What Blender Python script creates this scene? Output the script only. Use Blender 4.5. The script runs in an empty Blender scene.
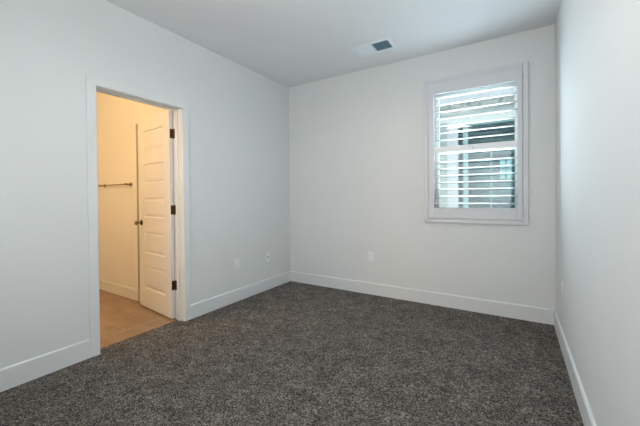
import bpy, bmesh, math, random
from mathutils import Vector, Matrix
random.seed(7)
S = bpy.context.scene
COL = S.collection

# ------------------------------------------------------------------ camera
CX, CY, CH = 2.7162, -3.5622, 1.1917
YAW, PITCH, ROLL, F, SY = -0.5551, -0.0104, -0.0085, 313.78, -12.97
cam_d = bpy.data.cameras.new('camera'); cam = bpy.data.objects.new('camera', cam_d); COL.objects.link(cam)
s_, c_ = math.sin(YAW), math.cos(YAW)
Fw = Vector((s_*math.cos(PITCH), c_*math.cos(PITCH), math.sin(PITCH)))
Rt = Vector((c_, -s_, 0)); Up = Rt.cross(Fw)
cr, sr = math.cos(ROLL), math.sin(ROLL)
R2 = Rt*cr + Up*sr; U2 = -Rt*sr + Up*cr
M3 = Matrix((R2, U2, -Fw)).transposed()
cam.matrix_world = Matrix.Translation((CX, CY, CH)) @ M3.to_4x4()
cam_d.sensor_width = 36; cam_d.lens = 36*F/640; cam_d.shift_y = SY/640
cam_d.clip_start = 0.05
S.camera = cam

# ------------------------------------------------------------------ view + world + lights
S.view_settings.view_transform = 'Standard'; S.view_settings.look = 'None'
S.view_settings.gamma = 1; S.view_settings.use_curve_mapping = False
S.view_settings.exposure = 0.33
w = bpy.data.worlds.new('sky'); S.world = w; w.use_nodes = True
nt = w.node_tree; nt.nodes.clear()
sky = nt.nodes.new('ShaderNodeTexSky'); sky.sky_type = 'NISHITA'; sky.sun_disc = False
sky.sun_elevation = math.radians(48); sky.sun_rotation = math.radians(150)
sky.dust_density = 2.5; sky.air_density = 1.0
bgn = nt.nodes.new('ShaderNodeBackground'); bgn.inputs[1].default_value = 0.145
wo = nt.nodes.new('ShaderNodeOutputWorld')
nt.links.new(sky.outputs[0], bgn.inputs[0]); nt.links.new(bgn.outputs[0], wo.inputs[0])

def light(name, kind, loc, rot, energy, color, size=None, size_y=None):
    d = bpy.data.lights.new(name, kind); d.energy = energy; d.color = color
    if kind == 'AREA':
        d.shape = 'RECTANGLE'; d.size = size; d.size_y = size_y or size
    elif kind == 'SUN': d.angle = size or 0.01
    else: d.shadow_soft_size = size or 0.05
    o = bpy.data.objects.new(name, d); COL.objects.link(o); o.location = loc; o.rotation_euler = rot
    return o
R = math.radians
light('sun', 'SUN', (0, 0, 8), (R(42), 0, R(25)), 1.7, (1, 0.96, 0.9), 0.02)
# added fill lamp behind the camera, just inside an invented rear window
rl = light('rear_fill', 'AREA', (1.55, -4.33, 1.5), (R(91), 0, R(2)), 14, (0.97, 0.99, 1.0), 2.2, 1.5); rl.data.spread = R(122)
# area lamps added inside and outside the shutter to boost the window light
light('window_fill', 'AREA', (2.36, -0.13, 1.67), (R(-94), 0, R(-14)), 8, (0.66, 0.85, 1.0), 0.76, 1.22)
light('louver_fill', 'AREA', (2.36, 0.42, 1.9), (R(-95), 0, 0), 30, (0.86, 0.94, 1.0), 0.9, 1.3)

# ------------------------------------------------------------------ helpers
def tag(o, label=None, cat=None, group=None, kind=None):
    if label: o['label'] = label
    if cat: o['category'] = cat
    if group: o['group'] = group
    if kind: o['kind'] = kind
    return o
def empty(name, loc, rz=0):
    o = bpy.data.objects.new(name, None); COL.objects.link(o); o.location = loc; o.rotation_euler = (0, 0, rz)
    o.empty_display_size = 0.1
    return o
def obj(name, bm, mat, parent=None, bevel=0, smooth=False, loc=None, segs=2):
    bmesh.ops.recalc_face_normals(bm, faces=bm.faces)
    me = bpy.data.meshes.new(name); bm.to_mesh(me); bm.free()
    o = bpy.data.objects.new(name, me); COL.objects.link(o)
    if isinstance(mat, (list, tuple)):
        for m in mat: me.materials.append(m)
    else: me.materials.append(mat)
    if parent: o.parent = parent
    if loc: o.location = loc
    if smooth:
        for p in me.polygons: p.use_smooth = True
    if bevel:
        b = o.modifiers.new('bevel', 'BEVEL'); b.width = bevel; b.segments = segs; b.limit_method = 'ANGLE'; b.angle_limit = R(40)
    return o
def box(bm, x0, x1, y0, y1, z0, z1, mi=0):
    vs = [bm.verts.new(v) for v in ((x0,y0,z0),(x1,y0,z0),(x1,y1,z0),(x0,y1,z0),(x0,y0,z1),(x1,y0,z1),(x1,y1,z1),(x0,y1,z1))]
    for f in ((0,3,2,1),(4,5,6,7),(0,1,5,4),(1,2,6,5),(2,3,7,6),(3,0,4,7)):
        bm.faces.new([vs[i] for i in f]).material_index = mi
def cyl(bm, a, b, r0, r1=None, n=20):
    a, b = Vector(a), Vector(b); r1 = r0 if r1 is None else r1
    d = (b-a).normalized(); u = d.orthogonal().normalized(); v = d.cross(u)
    A = [bm.verts.new(a+(u*math.cos(t)+v*math.sin(t))*r0) for t in [2*math.pi*i/n for i in range(n)]]
    B = [bm.verts.new(b+(u*math.cos(t)+v*math.sin(t))*r1) for t in [2*math.pi*i/n for i in range(n)]]
    for i in range(n):
        bm.faces.new((A[i], A[(i+1)%n], B[(i+1)%n], B[i]))
    bm.faces.new(A[::-1]); bm.faces.new(B)
def lathe(bm, base, axis, prof, n=24):
    """prof: list of (distance along axis, radius)"""
    base = Vector(base); d = Vector(axis).normalized(); u = d.orthogonal().normalized(); v = d.cross(u)
    rings = []
    for h, r in prof:
        rings.append([bm.verts.new(base+d*h+(u*math.cos(t)+v*math.sin(t))*max(r, 1e-4)) for t in [2*math.pi*i/n for i in range(n)]])
    for a, b in zip(rings, rings[1:]):
        for i in range(n): bm.faces.new((a[i], a[(i+1)%n], b[(i+1)%n], b[i]))
    bm.faces.new(rings[0][::-1]); bm.faces.new(rings[-1])
def prism(bm, pts, ax, a0, a1):
    """closed 2-D outline extruded along axis ax from a0 to a1; pts are the two other coordinates in order"""
    def mk(p, a):
        q = list(p); q.insert(ax, a); return bm.verts.new(q)
    A = [mk(p, a0) for p in pts]; B = [mk(p, a1) for p in pts]; n = len(pts)
    for i in range(n): bm.faces.new((A[i], A[(i+1)%n], B[(i+1)%n], B[i]))
    bm.faces.new(A[::-1]); bm.faces.new(B)

def mat(name, col, rough=0.5, metal=0.0, spec=0.5):
    m = bpy.data.materials.new(name); m.use_nodes = True
    b = m.node_tree.nodes['Principled BSDF']
    b.inputs['Base Color'].default_value = (*col, 1); b.inputs['Roughness'].default_value = rough
    b.inputs['Metallic'].default_value = metal; b.inputs['Specular IOR Level'].default_value = spec
    return m
def coords(m):
    n = m.node_tree.nodes.new('ShaderNodeTexCoord'); return n.outputs['Object']
def noise(m, scale, detail=2, rough=0.5, src=None):
    n = m.node_tree.nodes.new('ShaderNodeTexNoise'); n.inputs['Scale'].default_value = scale
    n.inputs['Detail'].default_value = detail; n.inputs['Roughness'].default_value = rough
    m.node_tree.links.new(src or coords(m), n.inputs['Vector']); return n.outputs['Fac']
def ramp(m, src, stops, interp='LINEAR'):
    r = m.node_tree.nodes.new('ShaderNodeValToRGB'); cr = r.color_ramp; cr.interpolation = interp
    while len(cr.elements) < len(stops): cr.elements.new(0.5)
    for e, (p, c) in zip(cr.elements, stops): e.position = p; e.color = (*c, 1)
    m.node_tree.links.new(src, r.inputs[0]); return r.outputs[0]
def mix(m, a, b, fac, mode='MIX'):
    n = m.node_tree.nodes.new('ShaderNodeMixRGB'); n.blend_type = mode
    if isinstance(fac, (int, float)): n.inputs[0].default_value = fac
    else: m.node_tree.links.new(fac, n.inputs[0])
    m.node_tree.links.new(a, n.inputs[1]); m.node_tree.links.new(b, n.inputs[2]); return n.outputs[0]
def bump(m, src, strength, dist):
    n = m.node_tree.nodes.new('ShaderNodeBump'); n.inputs['Strength'].default_value = strength; n.inputs['Distance'].default_value = dist
    m.node_tree.links.new(src, n.inputs['Height'])
    m.node_tree.links.new(n.outputs[0], m.node_tree.nodes['Principled BSDF'].inputs['Normal'])
def setcol(m, src): m.node_tree.links.new(src, m.node_tree.nodes['Principled BSDF'].inputs['Base Color'])

# ------------------------------------------------------------------ materials
def wall_mat(name, a, b, strength=0.35):
    m = mat(name, a, 0.85, spec=0.25)
    setcol(m, ramp(m, noise(m, 1.3, 3), [(0.3, a), (0.7, b)]))
    bump(m, noise(m, 95, 3, 0.55), strength, 0.0016)      # orange-peel plaster texture
    return m
M_wall = wall_mat('wall_paint', (0.755, 0.765, 0.755), (0.77, 0.78, 0.77))
M_ceil = wall_mat('ceiling_paint', (0.80, 0.81, 0.81), (0.82, 0.83, 0.83), 0.45)
M_bath = wall_mat('bathroom_wall_paint', (0.76, 0.75, 0.72), (0.78, 0.77, 0.74), 0.25)
M_trim = mat('trim_paint', (0.77, 0.78, 0.775), 0.42)
M_shut = mat('shutter_paint_shaded', (0.70, 0.70, 0.72), 0.45)  # grey of backlit shade put into the shutter's white paint
M_louv = mat('shutter_paint_lit', (0.88, 0.90, 0.90), 0.35)  # brighter copy of the shutter paint, with daylight put into the colour
M_vinyl = mat('window_vinyl', (0.80, 0.82, 0.82), 0.4)
M_door = mat('door_paint', (0.78, 0.77, 0.74), 0.42)
M_plate = mat('outlet_plastic', (0.88, 0.89, 0.88), 0.3)
M_slot = mat('outlet_slot_shadow', (0.05, 0.05, 0.05), 0.6)
M_screw = mat('screw_metal', (0.6, 0.6, 0.58), 0.35, 0.8)
M_bronze = mat('oil_rubbed_bronze', (0.10, 0.06, 0.032), 0.38, 0.85)
M_knob = mat('dark_bronze_knob', (0.075, 0.045, 0.025), 0.3, 0.85)
M_bar = mat('brushed_bronze_bar', (0.30, 0.21, 0.11), 0.32, 0.9)
M_vent = mat('vent_enamel', (0.84, 0.88, 0.91), 0.4)
M_duct = mat('duct_shade', (0.035, 0.065, 0.08), 0.6)  # near-black standing for the unlit duct
M_slat_shade = mat('vent_blade_shade', (0.13, 0.24, 0.29), 0.45)  # dark copy of the vent enamel, shade put into the colour

# carpet: short cut pile with light and dark flecks
M_carpet = mat('speckled_carpet', (0.08, 0.07, 0.06), 0.95, spec=0.1)
nt = M_carpet.node_tree
tc = coords(M_carpet)
def voro(m, scale, src):
    v = m.node_tree.nodes.new('ShaderNodeTexVoronoi'); v.inputs['Scale'].default_value = scale
    m.node_tree.links.new(src, v.inputs['Vector'])
    sx = m.node_tree.nodes.new('ShaderNodeSeparateColor'); m.node_tree.links.new(v.outputs['Color'], sx.inputs[0])
    return sx.outputs[0], v.outputs['Distance']
v1, d1 = voro(M_carpet, 190, tc)
tuft = ramp(M_carpet, v1, [(0.0, (0.060, 0.051, 0.043)), (0.35, (0.155, 0.133, 0.112)), (0.65, (0.30, 0.27, 0.235)), (1.0, (0.62, 0.575, 0.52))])
v2, d2 = voro(M_carpet, 62, tc)
clump = ramp(M_carpet, v2, [(0.0, (0.62, 0.62, 0.62)), (1.0, (1.0, 1.0, 1.0))])
big = ramp(M_carpet, noise(M_carpet, 7, 5, 0.65), [(0.36, (0.66, 0.655, 0.65)), (0.64, (1.0, 1.0, 1.0))])
setcol(M_carpet, mix(M_carpet, mix(M_carpet, tuft, clump, 1.0, 'MULTIPLY'), big, 1.0, 'MULTIPLY'))
bump(M_carpet, noise(M_carpet, 210, 3, 0.7), 1.0, 0.012)

# bathroom floor tile
M_tile = mat('tan_floor_tile', (0.45, 0.34, 0.24), 0.45)
base = ramp(M_tile, noise(M_tile, 6, 6, 0.6), [(0.3, (0.23, 0.150, 0.090)), (0.55, (0.31, 0.21, 0.13)), (0.8, (0.39, 0.275, 0.18))])
br = M_tile.node_tree.nodes.new('ShaderNodeTexBrick'); br.offset = 0.5
br.inputs['Scale'].default_value = 1.0; br.inputs['Mortar Size'].default_value = 0.004
br.inputs['Brick Width'].default_value = 0.61; br.inputs['Row Height'].default_value = 0.305
mp = M_tile.node_tree.nodes.new('ShaderNodeMapping'); mp.inputs['Rotation'].default_value = (0, 0, R(90)); mp.inputs['Location'].default_value = (0.05, -0.015, 0)
M_tile.node_tree.links.new(coords(M_tile), mp.inputs[0]); M_tile.node_tree.links.new(mp.outputs[0], br.inputs['Vector'])
gr = M_tile.node_tree.nodes.new('ShaderNodeRGB'); gr.outputs[0].default_value = (0.42, 0.31, 0.21, 1)
setcol(M_tile, mix(M_tile, base, gr.outputs[0], br.outputs['Fac']))

# outside
def stucco(name, a, b):
    m = mat(name, a, 0.9); setcol(m, ramp(m, noise(m, 14, 5, 0.65), [(0.3, a), (0.7, b)])); bump(m, noise(m, 60, 4), 0.6, 0.006); return m
M_stucco = stucco('grey_green_stucco', (0.36, 0.42, 0.40), (0.46, 0.52, 0.50))
M_siding = stucco('pale_siding', (0.66, 0.69, 0.67), (0.78, 0.80, 0.79))
M_fascia = mat('mottled_fascia', (0.4, 0.42, 0.4), 0.8)
setcol(M_fascia, ramp(M_fascia, noise(M_fascia, 9, 5, 0.7), [(0.35, (0.13, 0.15, 0.14)), (0.6, (0.42, 0.44, 0.42))]))  # mottled dark to mid grey
M_otrim = mat('outside_white_trim', (0.60, 0.62, 0.66), 0.6)
M_ground = stucco('concrete_yard', (0.45, 0.45, 0.43), (0.55, 0.55, 0.53))
M_tealrefl = mat('teal_reflection', (0.24, 0.43, 0.48), 0.9)  # sky reflection in the glazing, put into the colour behind it
M_tealwood = mat('teal_window_frame', (0.30, 0.46, 0.48), 0.6)
def glass(name, tint, refl):
    m = bpy.data.materials.new(name); m.use_nodes = True; n = m.node_tree; n.nodes.clear()
    t = n.nodes.new('ShaderNodeBsdfTransparent'); t.inputs[0].default_value = (*tint, 1)
    g = n.nodes.new('ShaderNodeBsdfGlossy'); g.inputs['Roughness'].default_value = 0.02
    fr = n.nodes.new('ShaderNodeFresnel'); fr.inputs[0].default_value = 1.5
    ml = n.nodes.new('ShaderNodeMath'); ml.operation = 'MULTIPLY'; ml.inputs[1].default_value = refl
    x = n.nodes.new('ShaderNodeMixShader'); o = n.nodes.new('ShaderNodeOutputMaterial')
    n.links.new(fr.outputs[0], ml.inputs[0]); n.links.new(ml.outputs[0], x.inputs[0])
    n.links.new(t.outputs[0], x.inputs[1]); n.links.new(g.outputs[0], x.inputs[2]); n.links.new(x.outputs[0], o.inputs[0])
    return m
M_glass = glass('window_glass', (0.90, 0.97, 0.97), 1.0)
M_oglass = glass('tinted_outside_glass', (0.62, 0.84, 0.86), 0.9)
def emit(name, col, st):
    m = bpy.data.materials.new(name); m.use_nodes = True; n = m.node_tree; n.nodes.clear()
    e = n.nodes.new('ShaderNodeEmission'); e.inputs[0].default_value = (*col, 1); e.inputs[1].default_value = st
    o = n.nodes.new('ShaderNodeOutputMaterial'); n.links.new(e.outputs[0], o.inputs[0]); return m

# ------------------------------------------------------------------ room shell
W, H, REAR = 3.0323, 2.74, -4.35
WT = 0.125                                     # interior wall thickness
DY0, DY1, DZ = -2.417, -1.698, 2.047          # doorway opening in the left wall
WX0, WX1, WZ0, WZ1 = 1.965, 2.757, 1.00, 2.345  # window opening in the back wall
def struct(name, bm, m, **k):
    o = obj(name, bm, m, **k); o['kind'] = 'structure'; return o

bm = bmesh.new(); box(bm, -0.085, W, REAR, 0.0, -0.12, 0.0); struct('floor', bm, M_carpet)
bm = bmesh.new(); box(bm, -2.7, W+0.15, REAR-0.15, 0.16, H, H+0.12); struct('ceiling', bm, M_ceil)

rough = 0.019                                  # jamb thickness
bm = bmesh.new()
box(bm, -WT, 0, REAR, DY0-rough, -0.12, H); box(bm, -WT, 0, DY1+rough, 0.0, -0.12, H)
box(bm, -WT, 0, DY0-rough, DY1+rough, DZ+rough, H)
struct('wall_left', bm, M_wall)
bm = bmesh.new()
box(bm, -WT, WX0, 0, 0.16, -0.12, H); box(bm, WX1, W+0.15, 0, 0.16, -0.12, H)
box(bm, WX0, WX1, 0, 0.16, -0.12, WZ0); box(bm, WX0, WX1, 0, 0.16, WZ1, H)
struct('wall_back', bm, M_wall)
bm = bmesh.new(); box(bm, W, W+0.15, REAR, 0.0, -0.12, H); struct('wall_right', bm, M_wall)
RX0, RX1, RZ0, RZ1 = 0.45, 2.65, 0.85, 2.35
bm = bmesh.new()
box(bm, -WT, RX0, REAR-0.15, REAR, -0.12, H); box(bm, RX1, W+0.15, REAR-0.15, REAR, -0.12, H)
box(bm, RX0, RX1, REAR-0.15, REAR, RZ1, H); box(bm, RX0, RX1, REAR-0.15, REAR, -0.12, RZ0); struct('wall_rear', bm, M_wall)
bm = bmesh.new()
for x0, x1 in ((RX0, RX0+0.05), (1.52, 1.58), (RX1-0.05, RX1)): box(bm, x0, x1, REAR-0.12, REAR-0.05, RZ0, RZ1)
box(bm, RX0+0.05, RX1-0.05, REAR-0.12, REAR-0.05, RZ0, RZ0+0.05); box(bm, RX0+0.05, RX1-0.05, REAR-0.12, REAR-0.05, RZ1-0.05, RZ1)
box(bm, RX0+0.05, 1.52, REAR-0.088, REAR-0.082, RZ0+0.05, RZ1-0.05); box(bm, 1.58, RX1-0.05, REAR-0.088, REAR-0.082, RZ0+0.05, RZ1-0.05)   # closed white blinds, added to keep out the sky
struct('added_rear_window', bm, mat('added_window_vinyl', (0.8, 0.8, 0.8), 0.4))  # unseen rear window, added to carry the fill lamp

BH, BT = 0.1393, 0.014
def baseboard(name, ax, a0, a1, wallpos, sgn, m=M_trim, h=BH, t=BT):
    """board running along axis ax (0=x, 1=y) with an eased top edge"""
    prof = [(wallpos, 0), (wallpos+sgn*t, 0), (wallpos+sgn*t, h-0.008), (wallpos+sgn*(t-0.004), h-0.002), (wallpos+sgn*(t-0.007), h), (wallpos, h)]
    bm = bmesh.new(); prism(bm, prof, ax, a0, a1); return struct(name, bm, m)
CW, CT = 0.063, 0.018                          # door casing width, thickness
baseboard('baseboard_left', 1, REAR, DY0-CW-0.004, 0, 1)
baseboard('baseboard_left', 1, DY1+CW+0.004, 0, 0, 1)
baseboard('baseboard_back', 0, BT, W-BT, 0, -1)
baseboard('baseboard_right', 1, REAR, 0, W, -1)
baseboard('baseboard_rear', 0, BT, W-BT, REAR, 1)

# door frame: jambs, head, stop, casings on both sides
fr = empty('door_1', (0, (DY0+DY1)/2, 0)); fr['kind'] = 'structure'
OFF = Vector((0, -(DY0+DY1)/2, 0))
def part(name, bm, m, parent, off=OFF, **k):
    bmesh.ops.translate(bm, verts=bm.verts, vec=off); return obj(name, bm, m, parent, **k)
for y0, y1 in ((DY0-rough, DY0), (DY1, DY1+rough)):
    bm = bmesh.new(); box(bm, -WT-0.001, 0.002, y0, y1, 0, DZ+rough); part('jamb', bm, M_trim, fr, bevel=0.001)
bm = bmesh.new(); box(bm, -WT-0.001, 0.002, DY0, DY1, DZ, DZ+rough); part('head_jamb', bm, M_trim, fr, bevel=0.001)
SX0, SX1 = -0.085, -0.049
for y0, y1 in ((DY0, DY0+0.011), (DY1-0.011, DY1)):
    bm = bmesh.new(); box(bm, SX0, SX1, y0, y1, 0, DZ-0.011); part('door_stop', bm, M_trim, fr, bevel=0.002)
bm = bmesh.new(); box(bm, SX0, SX1, DY0, DY1, DZ-0.011, DZ); part('door_stop', bm, M_trim, fr, bevel=0.002)
def casing(xa, xb):
    rv = 0.004
    for y0, y1 in ((DY0-CW-rv, DY0-rv), (DY1+rv, DY1+CW+rv)):
        bm = bmesh.new(); box(bm, xa, xb, y0, y1, 0, DZ+rv); part('side_casing', bm, M_trim, fr, bevel=0.003)
    bm = bmesh.new(); box(bm, xa, xb, DY0-CW-rv, DY1+CW+rv, DZ+rv, DZ+rv+CW); part('head_casing', bm, M_trim, fr, bevel=0.003)
casing(0.0, CT); casing(-WT-CT, -WT)

# ------------------------------------------------------------------ bathroom beyond the doorway
BY1, BX0, BY0 = -1.585, -2.6, -3.4
bm = bmesh.new(); box(bm, BX0, -0.085, BY0, BY1, -0.12, -0.004); struct('floor_bathroom', bm, M_tile)
QX0, QX1, QZ = -0.985, -0.30, 2.045
bm = bmesh.new(); box(bm, BX0, QX0, BY1, BY1+0.14, -0.12, H); box(bm, QX1, -WT, BY1, BY1+0.14, -0.12, H)
box(bm, QX0, QX1, BY1, BY1+0.14, QZ, H); box(bm, QX0, QX1, BY1, BY1+0.14, -0.12, 0.0); struct('wall_bathroom_back', bm, M_bath)
d2 = empty('door_2', ((QX0+QX1)/2, BY1+0.12, 0)); d2['kind'] = 'structure'; DO = -Vector(d2.location)
bm = bmesh.new(); box(bm, QX0+0.002, QX1-0.002, BY1+0.10, BY1+0.135, 0.0, QZ-0.002)
bmesh.ops.translate(bm, verts=bm.verts, vec=DO); obj('closet_door', bm, M_trim, d2)
bm = bmesh.new(); box(bm, QX0-0.058, QX0, BY1-0.014, BY1, 0, QZ); box(bm, QX1, QX1+0.058, BY1-0.014, BY1, 0, QZ); box(bm, QX0-0.058, QX1+0.058, BY1-0.014, BY1, QZ, QZ+0.058)
bmesh.ops.translate(bm, verts=bm.verts, vec=DO); obj('closet_casing', bm, M_door, d2, bevel=0.003)
bm = bmesh.new(); box(bm, BX0-0.12, BX0, BY0-0.12, BY1+0.12, -0.12, H); struct('wall_bathroom_left', bm, M_bath)
bm = bmesh.new(); box(bm, BX0, -WT, BY0-0.12, BY0, -0.12, H); struct('wall_bathroom_front', bm, M_bath)
baseboard('baseboard_bathroom', 0, BX0, QX0-0.058, BY1, -1, M_door, 0.125)

# door leaf, open into the bathroom
ANG = R(-(96.3))
pin = Vector((-WT-0.001, DY1-0.001, 0))
dr = empty('panel_door', pin, ANG)
tag(dr, 'cream five-panel door standing open inside the lit bathroom doorway', 'door')
LW, LH, LT = 0.709, 2.032, 0.035
# local frame: leaf runs toward -y, closed position; bath face at x=+0.006, bedroom face at x=+0.041
X0, X1 = 0.003, 0.003+LT
ya, yb = -0.0005, -0.0005-LW
panels = [(0.215, 0.466), (0.60, 0.833), (0.985, 1.198), (1.35, 1.56), (1.70, 1.915)]
py0, py1 = ya-0.128, yb+0.128
bm = bmesh.new(); z0 = 0.012
# build the face as a grid with recessed, raised-field panels on both sides
def panel_face(bm, x, n):
    zs = [z0] + [v for p in panels for v in p] + [z0+LH]
    ys = [yb, py1, py0, ya]
    cache = {}
    def V(xx, y, z):
        k = (round(xx, 5), round(y, 5), round(z, 5))
        if k not in cache: cache[k] = bm.verts.new((xx, y, z))
        return cache[k]
    for i in range(len(zs)-1):
        for j in range(3):
            a = (ys[j], ys[j+1], zs[i], zs[i+1])
            if j == 1 and i % 2 == 1:
                prev = [V(x, a[0], a[2]), V(x, a[1], a[2]), V(x, a[1], a[3]), V(x, a[0], a[3])]
                for ins, dep in ((0.010, -0.009), (0.016, -0.009), (0.040, -0.003)):
                    cur = [V(x+n*dep, a[0]+ins, a[2]+ins), V(x+n*dep, a[1]-ins, a[2]+ins), V(x+n*dep, a[1]-ins, a[3]-ins), V(x+n*dep, a[0]+ins, a[3]-ins)]
                    for k in range(4): bm.faces.new((prev[k], prev[(k+1)%4], cur[(k+1)%4], cur[k]))
                    prev = cur
                bm.faces.new(prev)
            else:
                bm.faces.new((V(x, a[0], a[2]), V(x, a[1], a[2]), V(x, a[1], a[3]), V(x, a[0], a[3])))
    return V, zs, ys
VA, zs, ys = panel_face(bm, X1, 1); VB, _, _ = panel_face(bm, X0, -1)
for i in range(len(zs)-1):
    for y in (yb, ya): bm.faces.new((VA(X1, y, zs[i]), VA(X1, y, zs[i+1]), VB(X0, y, zs[i+1]), VB(X0, y, zs[i])))
for j in range(3):
    for z in (z0, z0+LH): bm.faces.new((VA(X1, ys[j], z), VA(X1, ys[j+1], z), VB(X0, ys[j+1], z), VB(X0, ys[j], z)))
obj('door_leaf', bm, M_door, dr)
# knob set on the latch stile
kz, ky = 0.925, yb+0.066
bm = bmesh.new(); lathe(bm, (X1, ky, kz), (1, 0, 0), [(0, 0.030), (0.006, 0.030), (0.010, 0.022), (0.014, 0.012)])
ro = obj('rosette', bm, M_knob, dr, smooth=True)
bm = bmesh.new(); lathe(bm, (X1+0.010, ky, kz), (1, 0, 0), [(0, 0.009), (0.030, 0.009), (0.036, 0.018), (0.044, 0.023), (0.053, 0.023), (0.060, 0.015), (0.062, 0.004)])
obj('knob', bm, M_bar, ro, smooth=True)
bm = bmesh.new(); lathe(bm, (X0, ky, kz), (-1, 0, 0), [(0, 0.030), (0.006, 0.030), (0.010, 0.014), (0.022, 0.012), (0.030, 0.022), (0.042, 0.022), (0.048, 0.008)])
obj('knob', bm, M_knob, dr, smooth=True)
# hinges: leaf on the door edge, leaf on the jamb, barrel with knuckles
for hz in (1.820, 1.075, 0.335):
    hg = bmesh.new()
    box(hg, X0-0.004, X1-0.004, ya, ya+0.003, hz-0.045, hz+0.045)            # on the door's edge
    for k in range(5):
        z = hz-0.045+k*0.018; cyl(hg, (0, 0, z+0.0008), (0, 0, z+0.0172), 0.0065)
    cyl(hg, (0, 0, hz+0.045), (0, 0, hz+0.050), 0.0045); cyl(hg, (0, 0, hz-0.050), (0, 0, hz-0.045), 0.0045)
    o = obj('hinge', hg, M_bronze, dr)
    sc = bmesh.new()
    for dx, dz in ((0.010, -0.030), (0.022, 0), (0.010, 0.030)):
        cyl(sc, (X0+dx, ya+0.0028, hz+dz), (X0+dx, ya+0.0042, hz+dz), 0.0042)
    obj('hinge_screw', sc, M_bar, o)
    jl = bmesh.new(); box(jl, -WT+0.004, -WT+0.034, DY1-0.003, DY1+0.001, hz-0.045, hz+0.045)
    o = part('jamb_hinge_leaf', jl, M_bronze, fr)

# towel bar on the bathroom wall
tb = empty('towel_bar', (-1.45, BY1, 1.357)); tag(tb, 'slim bronze towel bar mounted on the cream bathroom wall left of the door', 'towel bar')
bm = bmesh.new(); cyl(bm, (-0.330, -0.062, 0), (0.330, -0.062, 0), 0.0075); obj('bar', bm, M_bar, tb, smooth=False)
for sx in (-1, 1):
    bm = bmesh.new(); lathe(bm, (sx*0.317, 0, 0), (0, -1, 0), [(0, 0.024), (0.006, 0.024), (0.010, 0.012), (0.050, 0.010), (0.062, 0.014), (0.073, 0.011)])
    obj('post', bm, M_bar, tb, smooth=True)

# ------------------------------------------------------------------ window in the back wall
wn = empty('window_1', ((WX0+WX1)/2, 0.11, WZ0)); wn['kind'] = 'structure'
WOFF = -Vector(wn.location)
def frame_bm(x0, x1, z0, z1, y0, y1, t, tb=None, tt=None):
    bm = bmesh.new(); tb = tb or t; tt = tt or t
    box(bm, x0, x0+t, y0, y1, z0, z1); box(bm, x1-t, x1, y0, y1, z0, z1)
    box(bm, x0+t, x1-t, y0, y1, z0, z0+tb); box(bm, x0+t, x1-t, y0, y1, z1-tt, z1); return bm
part('window_frame', frame_bm(WX0, WX1, WZ0, WZ1, 0.085, 0.165, 0.022), M_vinyl, wn, WOFF, bevel=0.002)
ZM = 1.672
for nm, a, b, y in (('upper_sash', ZM-0.018, WZ1-0.022, 0.135), ('lower_sash', WZ0+0.022, ZM+0.018, 0.105)):
    s = part(nm, frame_bm(WX0+0.022, WX1-0.022, a, b, y-0.012, y+0.012, 0.016, 0.036 if nm[0] == 'u' else 0.04, 0.036), M_vinyl, wn, WOFF, bevel=0.002)
    bm = bmesh.new(); box(bm, WX0+0.036, WX1-0.036, y-0.002, y+0.002, a+0.034, b-0.034); part('pane', bm, M_glass, s, WOFF)
bm = bmesh.new(); box(bm, 2.335, 2.39, 0.082, 0.096, ZM+0.018, ZM+0.03); part('sash_lock', bm, M_screw, wn, WOFF, bevel=0.003)

# plantation shutter mounted over the opening
FX0, FX1, FZ0, FZ1 = 1.872, 2.829, 0.905, 2.447
sh = empty('plantation_shutter', ((FX0+FX1)/2, 0, FZ0))
tag(sh, 'white plantation shutter with open horizontal louvers over the window on the back wall', 'shutter')
SOFF = -Vector(sh.location)
fw = 0.045
part('shutter_frame', frame_bm(FX0, FX1, FZ0, FZ1, -0.026, 0.0, fw), M_shut, sh, SOFF, bevel=0.004)
part('inner_frame', frame_bm(FX0+fw-0.001, FX1-fw+0.001, FZ0+fw-0.001, FZ1-fw+0.001, -0.012, 0.0, 0.022), M_shut, sh, SOFF, bevel=0.001)
PX0, PX1, PZ0, PZ1 = FX0+fw+0.003, FX1-fw-0.003, FZ0+fw+0.003, FZ1-fw-0.003     # the hinged panel
LX0, LX1, LZ0, LZ1 = 1.979, 2.740, 1.058, 2.282                                 # louvered opening
PY0, PY1 = -0.034, -0.013
MR0, MR1 = 1.653, 1.713
for x0, x1 in ((PX0, LX0), (LX1, PX1)):
    bm = bmesh.new(); box(bm, x0, x1, PY0, PY1, PZ0, PZ1); part('stile', bm, M_shut, sh, SOFF, bevel=0.003)
bm = bmesh.new(); box(bm, LX0, LX1, PY0, PY1, PZ0, LZ0); part('bottom_rail', bm, M_shut, sh, SOFF, bevel=0.002)
bm = bmesh.new(); box(bm, LX0, LX1, PY0, PY1, LZ1, PZ1); part('top_rail', bm, M_shut, sh, SOFF, bevel=0.002)
bm = bmesh.new(); box(bm, LX0, LX1, PY0, PY1, MR0, MR1); mr = part('divider_rail', bm, M_louv, sh, SOFF, bevel=0.002)
tag(mr, 'divider rail, daylight painted in as brighter white')
bm = bmesh.new(); lathe(bm, (2.36, PY0, 1.678), (0, -1, 0), [(0, 0.006), (0.004, 0.006), (0.007, 0.008), (0.010, 0.004)], 12)
part('pull_knob', bm, M_screw, sh, SOFF)
for hz in (2.315, 1.03):
    bm = bmesh.new()
    for k in range(3): cyl(bm, (PX1+0.002, -0.035, hz-0.035+k*0.0235), (PX1+0.002, -0.035, hz-0.013+k*0.0235), 0.004, n=12)
    box(bm, PX1-0.004, PX1+0.010, -0.0345, -0.030, hz-0.035, hz+0.035)
    part('shutter_hinge', bm, M_screw, sh, SOFF)
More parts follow.
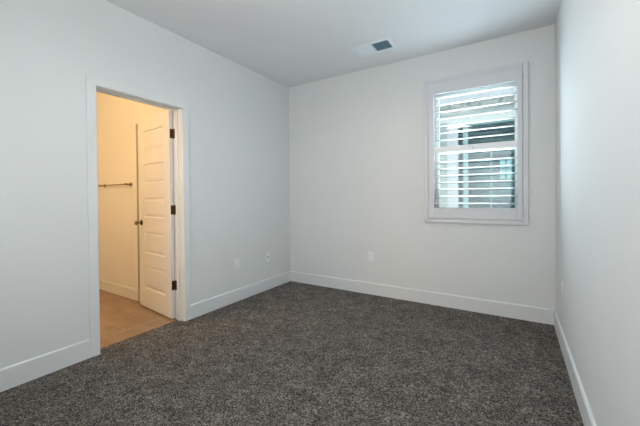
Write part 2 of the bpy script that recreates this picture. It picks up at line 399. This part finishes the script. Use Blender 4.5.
# louvers: elliptical blades on pivot pins
def blade():
    bm = bmesh.new(); pts = []
    for i in range(20):
        t = 2*math.pi*i/20; pts.append((0.044*math.cos(t), 0.0062*math.sin(t)*(1 if abs(math.cos(t)) < .97 else .9)))
    prism(bm, pts, 0, -(LX1-LX0)/2+0.0015, (LX1-LX0)/2-0.0015)
    for s in (-1, 1): cyl(bm, (s*((LX1-LX0)/2-0.002), 0, 0), (s*((LX1-LX0)/2+0.004), 0, 0), 0.003, n=8)
    return bm
zs_l = [1.553-0.0738*k for k in range(7)] + [1.786+0.0765*k for k in range(7)]
zs_l = [z for z in zs_l if LZ0+0.012 < z < LZ1-0.012]
first = None
for z in zs_l:
    if first is None:
        o = first = obj('louver', blade(), M_louv, sh, smooth=False)
        for p in o.data.polygons: p.use_smooth = abs(p.normal.x) < .5
    else:
        o = first.copy(); COL.objects.link(o); o.parent = sh
    o.location = Vector(((LX0+LX1)/2, 0.006, z)) + SOFF
    o.rotation_euler = (R(6), 0, 0)

# ------------------------------------------------------------------ wall plates
def plate(kind, loc, rz, label):
    """local frame: plate on the plane y=0, facing -y"""
    t = empty('outlet' if kind != 'coax' else 'cable_wall_plate', loc, rz)
    tag(t, label, 'outlet' if kind != 'coax' else 'wall plate')
    bm = bmesh.new(); pw, ph = 0.035, 0.0575
    if kind == 'duplex' or kind == 'coax': box(bm, -pw, pw, -0.006, 0, -ph, ph)
    cp = obj('cover_plate', bm, M_plate, t, bevel=0.003)
    if kind == 'duplex':
        for s in (1, -1):
            bm = bmesh.new(); pts = []
            for i in range(24):
                a = 2*math.pi*i/24; pts.append((max(-0.0165, min(0.0165, 0.019*math.cos(a))), s*0.0195+0.0142*math.sin(a)))
            A = [bm.verts.new((x, -0.0085, z)) for x, z in pts]; B = [bm.verts.new((x, -0.003, z)) for x, z in pts]
            bm.faces.new(A); bm.faces.new(B[::-1])
            for i in range(24): bm.faces.new((A[i], A[(i+1)%24], B[(i+1)%24], B[i]))
            rc = obj('receptacle', bm, M_plate, t)
            bm = bmesh.new(); zc = s*0.0195
            box(bm, -0.0075, -0.0052, -0.0092, -0.006, zc-0.001, zc+0.008); box(bm, 0.0052, 0.0075, -0.0092, -0.006, zc-0.000, zc+0.007)
            cyl(bm, (0, -0.0092, zc-0.0065), (0, -0.006, zc-0.0065), 0.0026, n=12)
            obj('socket_slot', bm, M_slot, rc)
        bm = bmesh.new(); cyl(bm, (0, -0.0072, 0), (0, -0.004, 0), 0.0035, n=14); obj('screw', bm, M_screw, t)
    else:
        bm = bmesh.new(); cyl(bm, (0, -0.006, 0), (0, -0.010, 0), 0.0085, n=6); cyl(bm, (0, -0.010, 0), (0, -0.018, 0), 0.0048, n=16)
        obj('coax_jack', bm, M_bronze, t)
        for s in (1, -1):
            bm = bmesh.new(); cyl(bm, (0, -0.0072, s*0.042), (0, -0.004, s*0.042), 0.0035, n=14); obj('screw', bm, M_screw, t)
    return t
plate('duplex', (1.232, 0, 0.458), 0, 'white duplex outlet on the back wall, below and left of the shuttered window')
plate('duplex', (0, -1.010, 0.432), R(90), 'white duplex outlet on the left wall, nearer the doorway')
plate('coax', (0, -0.477, 0.418), R(90), 'white cable plate with a dark jack on the left wall near the corner')
plate('duplex', (W, -0.527, 0.452), R(-90), 'white outlet on the right wall, seen almost edge-on')

# ------------------------------------------------------------------ ceiling vent
vt = empty('ceiling_vent', (1.475, -0.470, H)); tag(vt, 'white two-way ceiling register with one dark half', 'vent')
hx, hy = 0.205, 0.133; ix, iy = 0.172, 0.088
bm = bmesh.new()
box(bm, -hx, -ix, -hy, hy, -0.007, 0.0); box(bm, ix, hx, -hy, hy, -0.007, 0.0)
box(bm, -ix, ix, -hy, -iy, -0.007, 0.0); box(bm, -ix, ix, iy, hy, -0.007, 0.0)
obj('vent_frame', bm, M_vent, vt, bevel=0.004)
bm = bmesh.new(); box(bm, -0.006, 0.006, -iy, iy, -0.008, -0.0005); obj('center_bar', bm, M_vent, vt, bevel=0.001)
bm = bmesh.new(); box(bm, -ix, ix, -iy, iy, -0.0012, -0.0002); obj('duct_shade_sheet', bm, M_duct, vt)  # flat dark sheet painted as the shade inside the duct
for k in range(9):
    x = -ix+0.014+k*0.018
    bm = bmesh.new(); prism(bm, [(x-0.0085, -0.0070), (x+0.0075, -0.0022), (x+0.0075, -0.0014), (x-0.0085, -0.0062)], 1, -iy, iy)
    obj('vent_blade', bm, M_vent, vt)
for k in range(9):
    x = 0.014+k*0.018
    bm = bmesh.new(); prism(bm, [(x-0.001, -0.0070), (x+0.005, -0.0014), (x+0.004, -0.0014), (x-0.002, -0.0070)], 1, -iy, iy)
    o = obj('vent_blade', bm, M_slat_shade, vt); tag(o, 'turned-away vent blade with its shade painted dark')

# ------------------------------------------------------------------ unseen lamps added to brighten the two rooms (outside the frame)
cl = empty('ceiling_light', (1.85, -2.5, H)); tag(cl, 'unseen bedroom ceiling light just above the frame, its semi-flush bowl made up', 'ceiling light')
bm = bmesh.new(); lathe(bm, (0, 0, 0), (0, 0, -1), [(0, 0.07), (0.02, 0.07), (0.028, 0.05)], 32); cyl(bm, (0, 0, -0.02), (0, 0, -0.36), 0.009); obj('light_stem', bm, M_screw, cl)
bm = bmesh.new(); lathe(bm, (0, 0, -0.29), (0, 0, -1), [(0, 0.22), (0.02, 0.215), (0.05, 0.18), (0.07, 0.12), (0.08, 0.01)], 40)
obj('light_bowl', bm, emit('warm_diffuser', (1, 0.985, 0.96), 11.0), cl, smooth=True)
up = light('ceiling_fill', 'AREA', (0, 0, -0.27), (R(180), 0, 0), 12, (1, 0.98, 0.95), 0.3); up.parent = cl  # extra uplight added to brighten the ceiling
bl = empty('bathroom_light', (-0.42, -2.42, H)); tag(bl, 'warm bathroom ceiling light hidden above the doorway, its round flush-mount fitting made up', 'ceiling light')
bm = bmesh.new(); lathe(bm, (0, 0, 0), (0, 0, -1), [(0, 0.11), (0.02, 0.11), (0.024, 0.10)], 32); obj('light_base', bm, M_trim, bl)
bm = bmesh.new(); lathe(bm, (0, 0, -0.024), (0, 0, -1), [(0, 0.10), (0.02, 0.095), (0.045, 0.06), (0.055, 0.01)], 32)
obj('light_diffuser', bm, emit('amber_diffuser', (1, 0.62, 0.29), 22.0), bl, smooth=True)

vl = empty('vanity_fill', (-1.15, BY0, 1.95)); tag(vl, 'made-up amber vanity bar hidden left of the doorway, added to fill the bathroom', 'fill light')
bm = bmesh.new(); box(bm, -0.30, 0.30, 0, 0.03, -0.05, 0.05); obj('back_plate', bm, M_screw, vl, bevel=0.004)  # unseen fitting added to light the lower bathroom wall
for k in (-1, 0, 1):
    bm = bmesh.new(); lathe(bm, (k*0.21, 0.09, 0.05), (0, 0, -1), [(0, 0.03), (0.02, 0.045), (0.10, 0.06), (0.13, 0.055)], 20)
    cyl(bm, (k*0.21, 0.02, 0.06), (k*0.21, 0.09, 0.06), 0.01)
    obj('lamp_shade', bm, emit('vanity_fill_glow', (1, 0.63, 0.29), 66.0) if k == -1 else bpy.data.materials['vanity_fill_glow'], vl, smooth=True)

# ------------------------------------------------------------------ outside: the neighbouring house across the side yard
bm = bmesh.new(); box(bm, -8, 12, 0.16, 14, -0.6, -0.25); struct('ground', bm, M_ground)
nh = empty('neighboring_house', (2.2, 3.0, -0.25)); tag(nh, 'pale neighboring house with teal glazed windows seen through the shutter louvers', 'house')
NO = -Vector(nh.location)
gx0, gx1, gz0, gz1 = 1.80, 5.2, 0.2, 2.58
bm = bmesh.new(); box(bm, -6, 1.60, 3.0, 3.2, -0.25, 2.62); part('stucco_wall', bm, M_stucco, nh, NO)
bm = bmesh.new()
for k in range(2): box(bm, 1.60, 8, 3.0-0.012*k, 3.2, 2.58+0.12*k, 2.58+0.12*k+0.118)
box(bm, -6, 1.6, 3.0, 3.2, 2.62, 2.82); box(bm, 5.2, 8, 3.0, 3.2, -0.25, 2.58); box(bm, 1.6, 5.2, 3.0, 3.2, -0.25, 0.2)
part('siding', bm, M_siding, nh, NO)
bm = bmesh.new(); box(bm, -6, 8, 2.9, 3.2, 2.83, 2.96); part('fascia', bm, M_fascia, nh, NO)
bm = bmesh.new(); box(bm, -6, 8, 2.96, 3.2, 2.96, 3.55); part('parapet', bm, M_otrim, nh, NO)
bm = bmesh.new(); box(bm, 1.60, 1.79, 2.96, 3.2, 0.2, 2.58); part('window_casing', bm, M_otrim, nh, NO)
wf = bmesh.new()
for x in (1.88, 3.4, 5.14): box(wf, x-0.005, x+0.085, 3.03, 3.1, 0.2, 2.58)
box(wf, 1.79, 5.2, 3.03, 3.1, 2.52, 2.58); box(wf, 1.79, 5.2, 3.03, 3.1, 2.10, 2.16)
box(wf, 2.34, 2.36, 3.04, 3.08, 0.2, 2.10)
wf_o = part('window', wf, M_tealwood, nh, NO)
bm = bmesh.new(); box(bm, 1.79, 5.2, 3.06, 3.066, 0.2, 2.58); part('pane', bm, M_oglass, wf_o, NO)
# room and small far window added behind the glass in place of its reflections
bm = bmesh.new()
fy = 5.0
ox0, ox1, oz0, oz1 = 2.42, 2.67, 1.58, 2.04
box(bm, 1.4, ox0, fy, fy+0.1, -0.2, 2.7); box(bm, ox1, 5.6, fy, fy+0.1, -0.2, 2.7)
box(bm, ox0, ox1, fy, fy+0.1, -0.2, oz0); box(bm, ox0, ox1, fy, fy+0.1, oz1, 2.7)
box(bm, 1.3, 1.4, 3.2, fy+0.1, -0.2, 2.7); box(bm, 5.6, 5.7, 3.2, fy+0.1, -0.2, 2.7)
box(bm, 1.3, 5.7, 3.2, fy+0.1, -0.25, -0.2); box(bm, 1.3, 5.7, 3.2, fy+0.1, 2.7, 2.8)
part('reflection_room', bm, M_tealrefl, nh, NO)
bm = bmesh.new(); xm, zm = (ox0+ox1)/2, (oz0+oz1)/2
box(bm, xm-0.015, xm+0.015, fy+0.02, fy+0.06, oz0, oz1); box(bm, ox0, ox1, fy+0.02, fy+0.06, zm-0.015, zm+0.015)
part('reflected_window_muntins', bm, M_tealwood, nh, NO)  # bars of the added window that stands for a reflected one
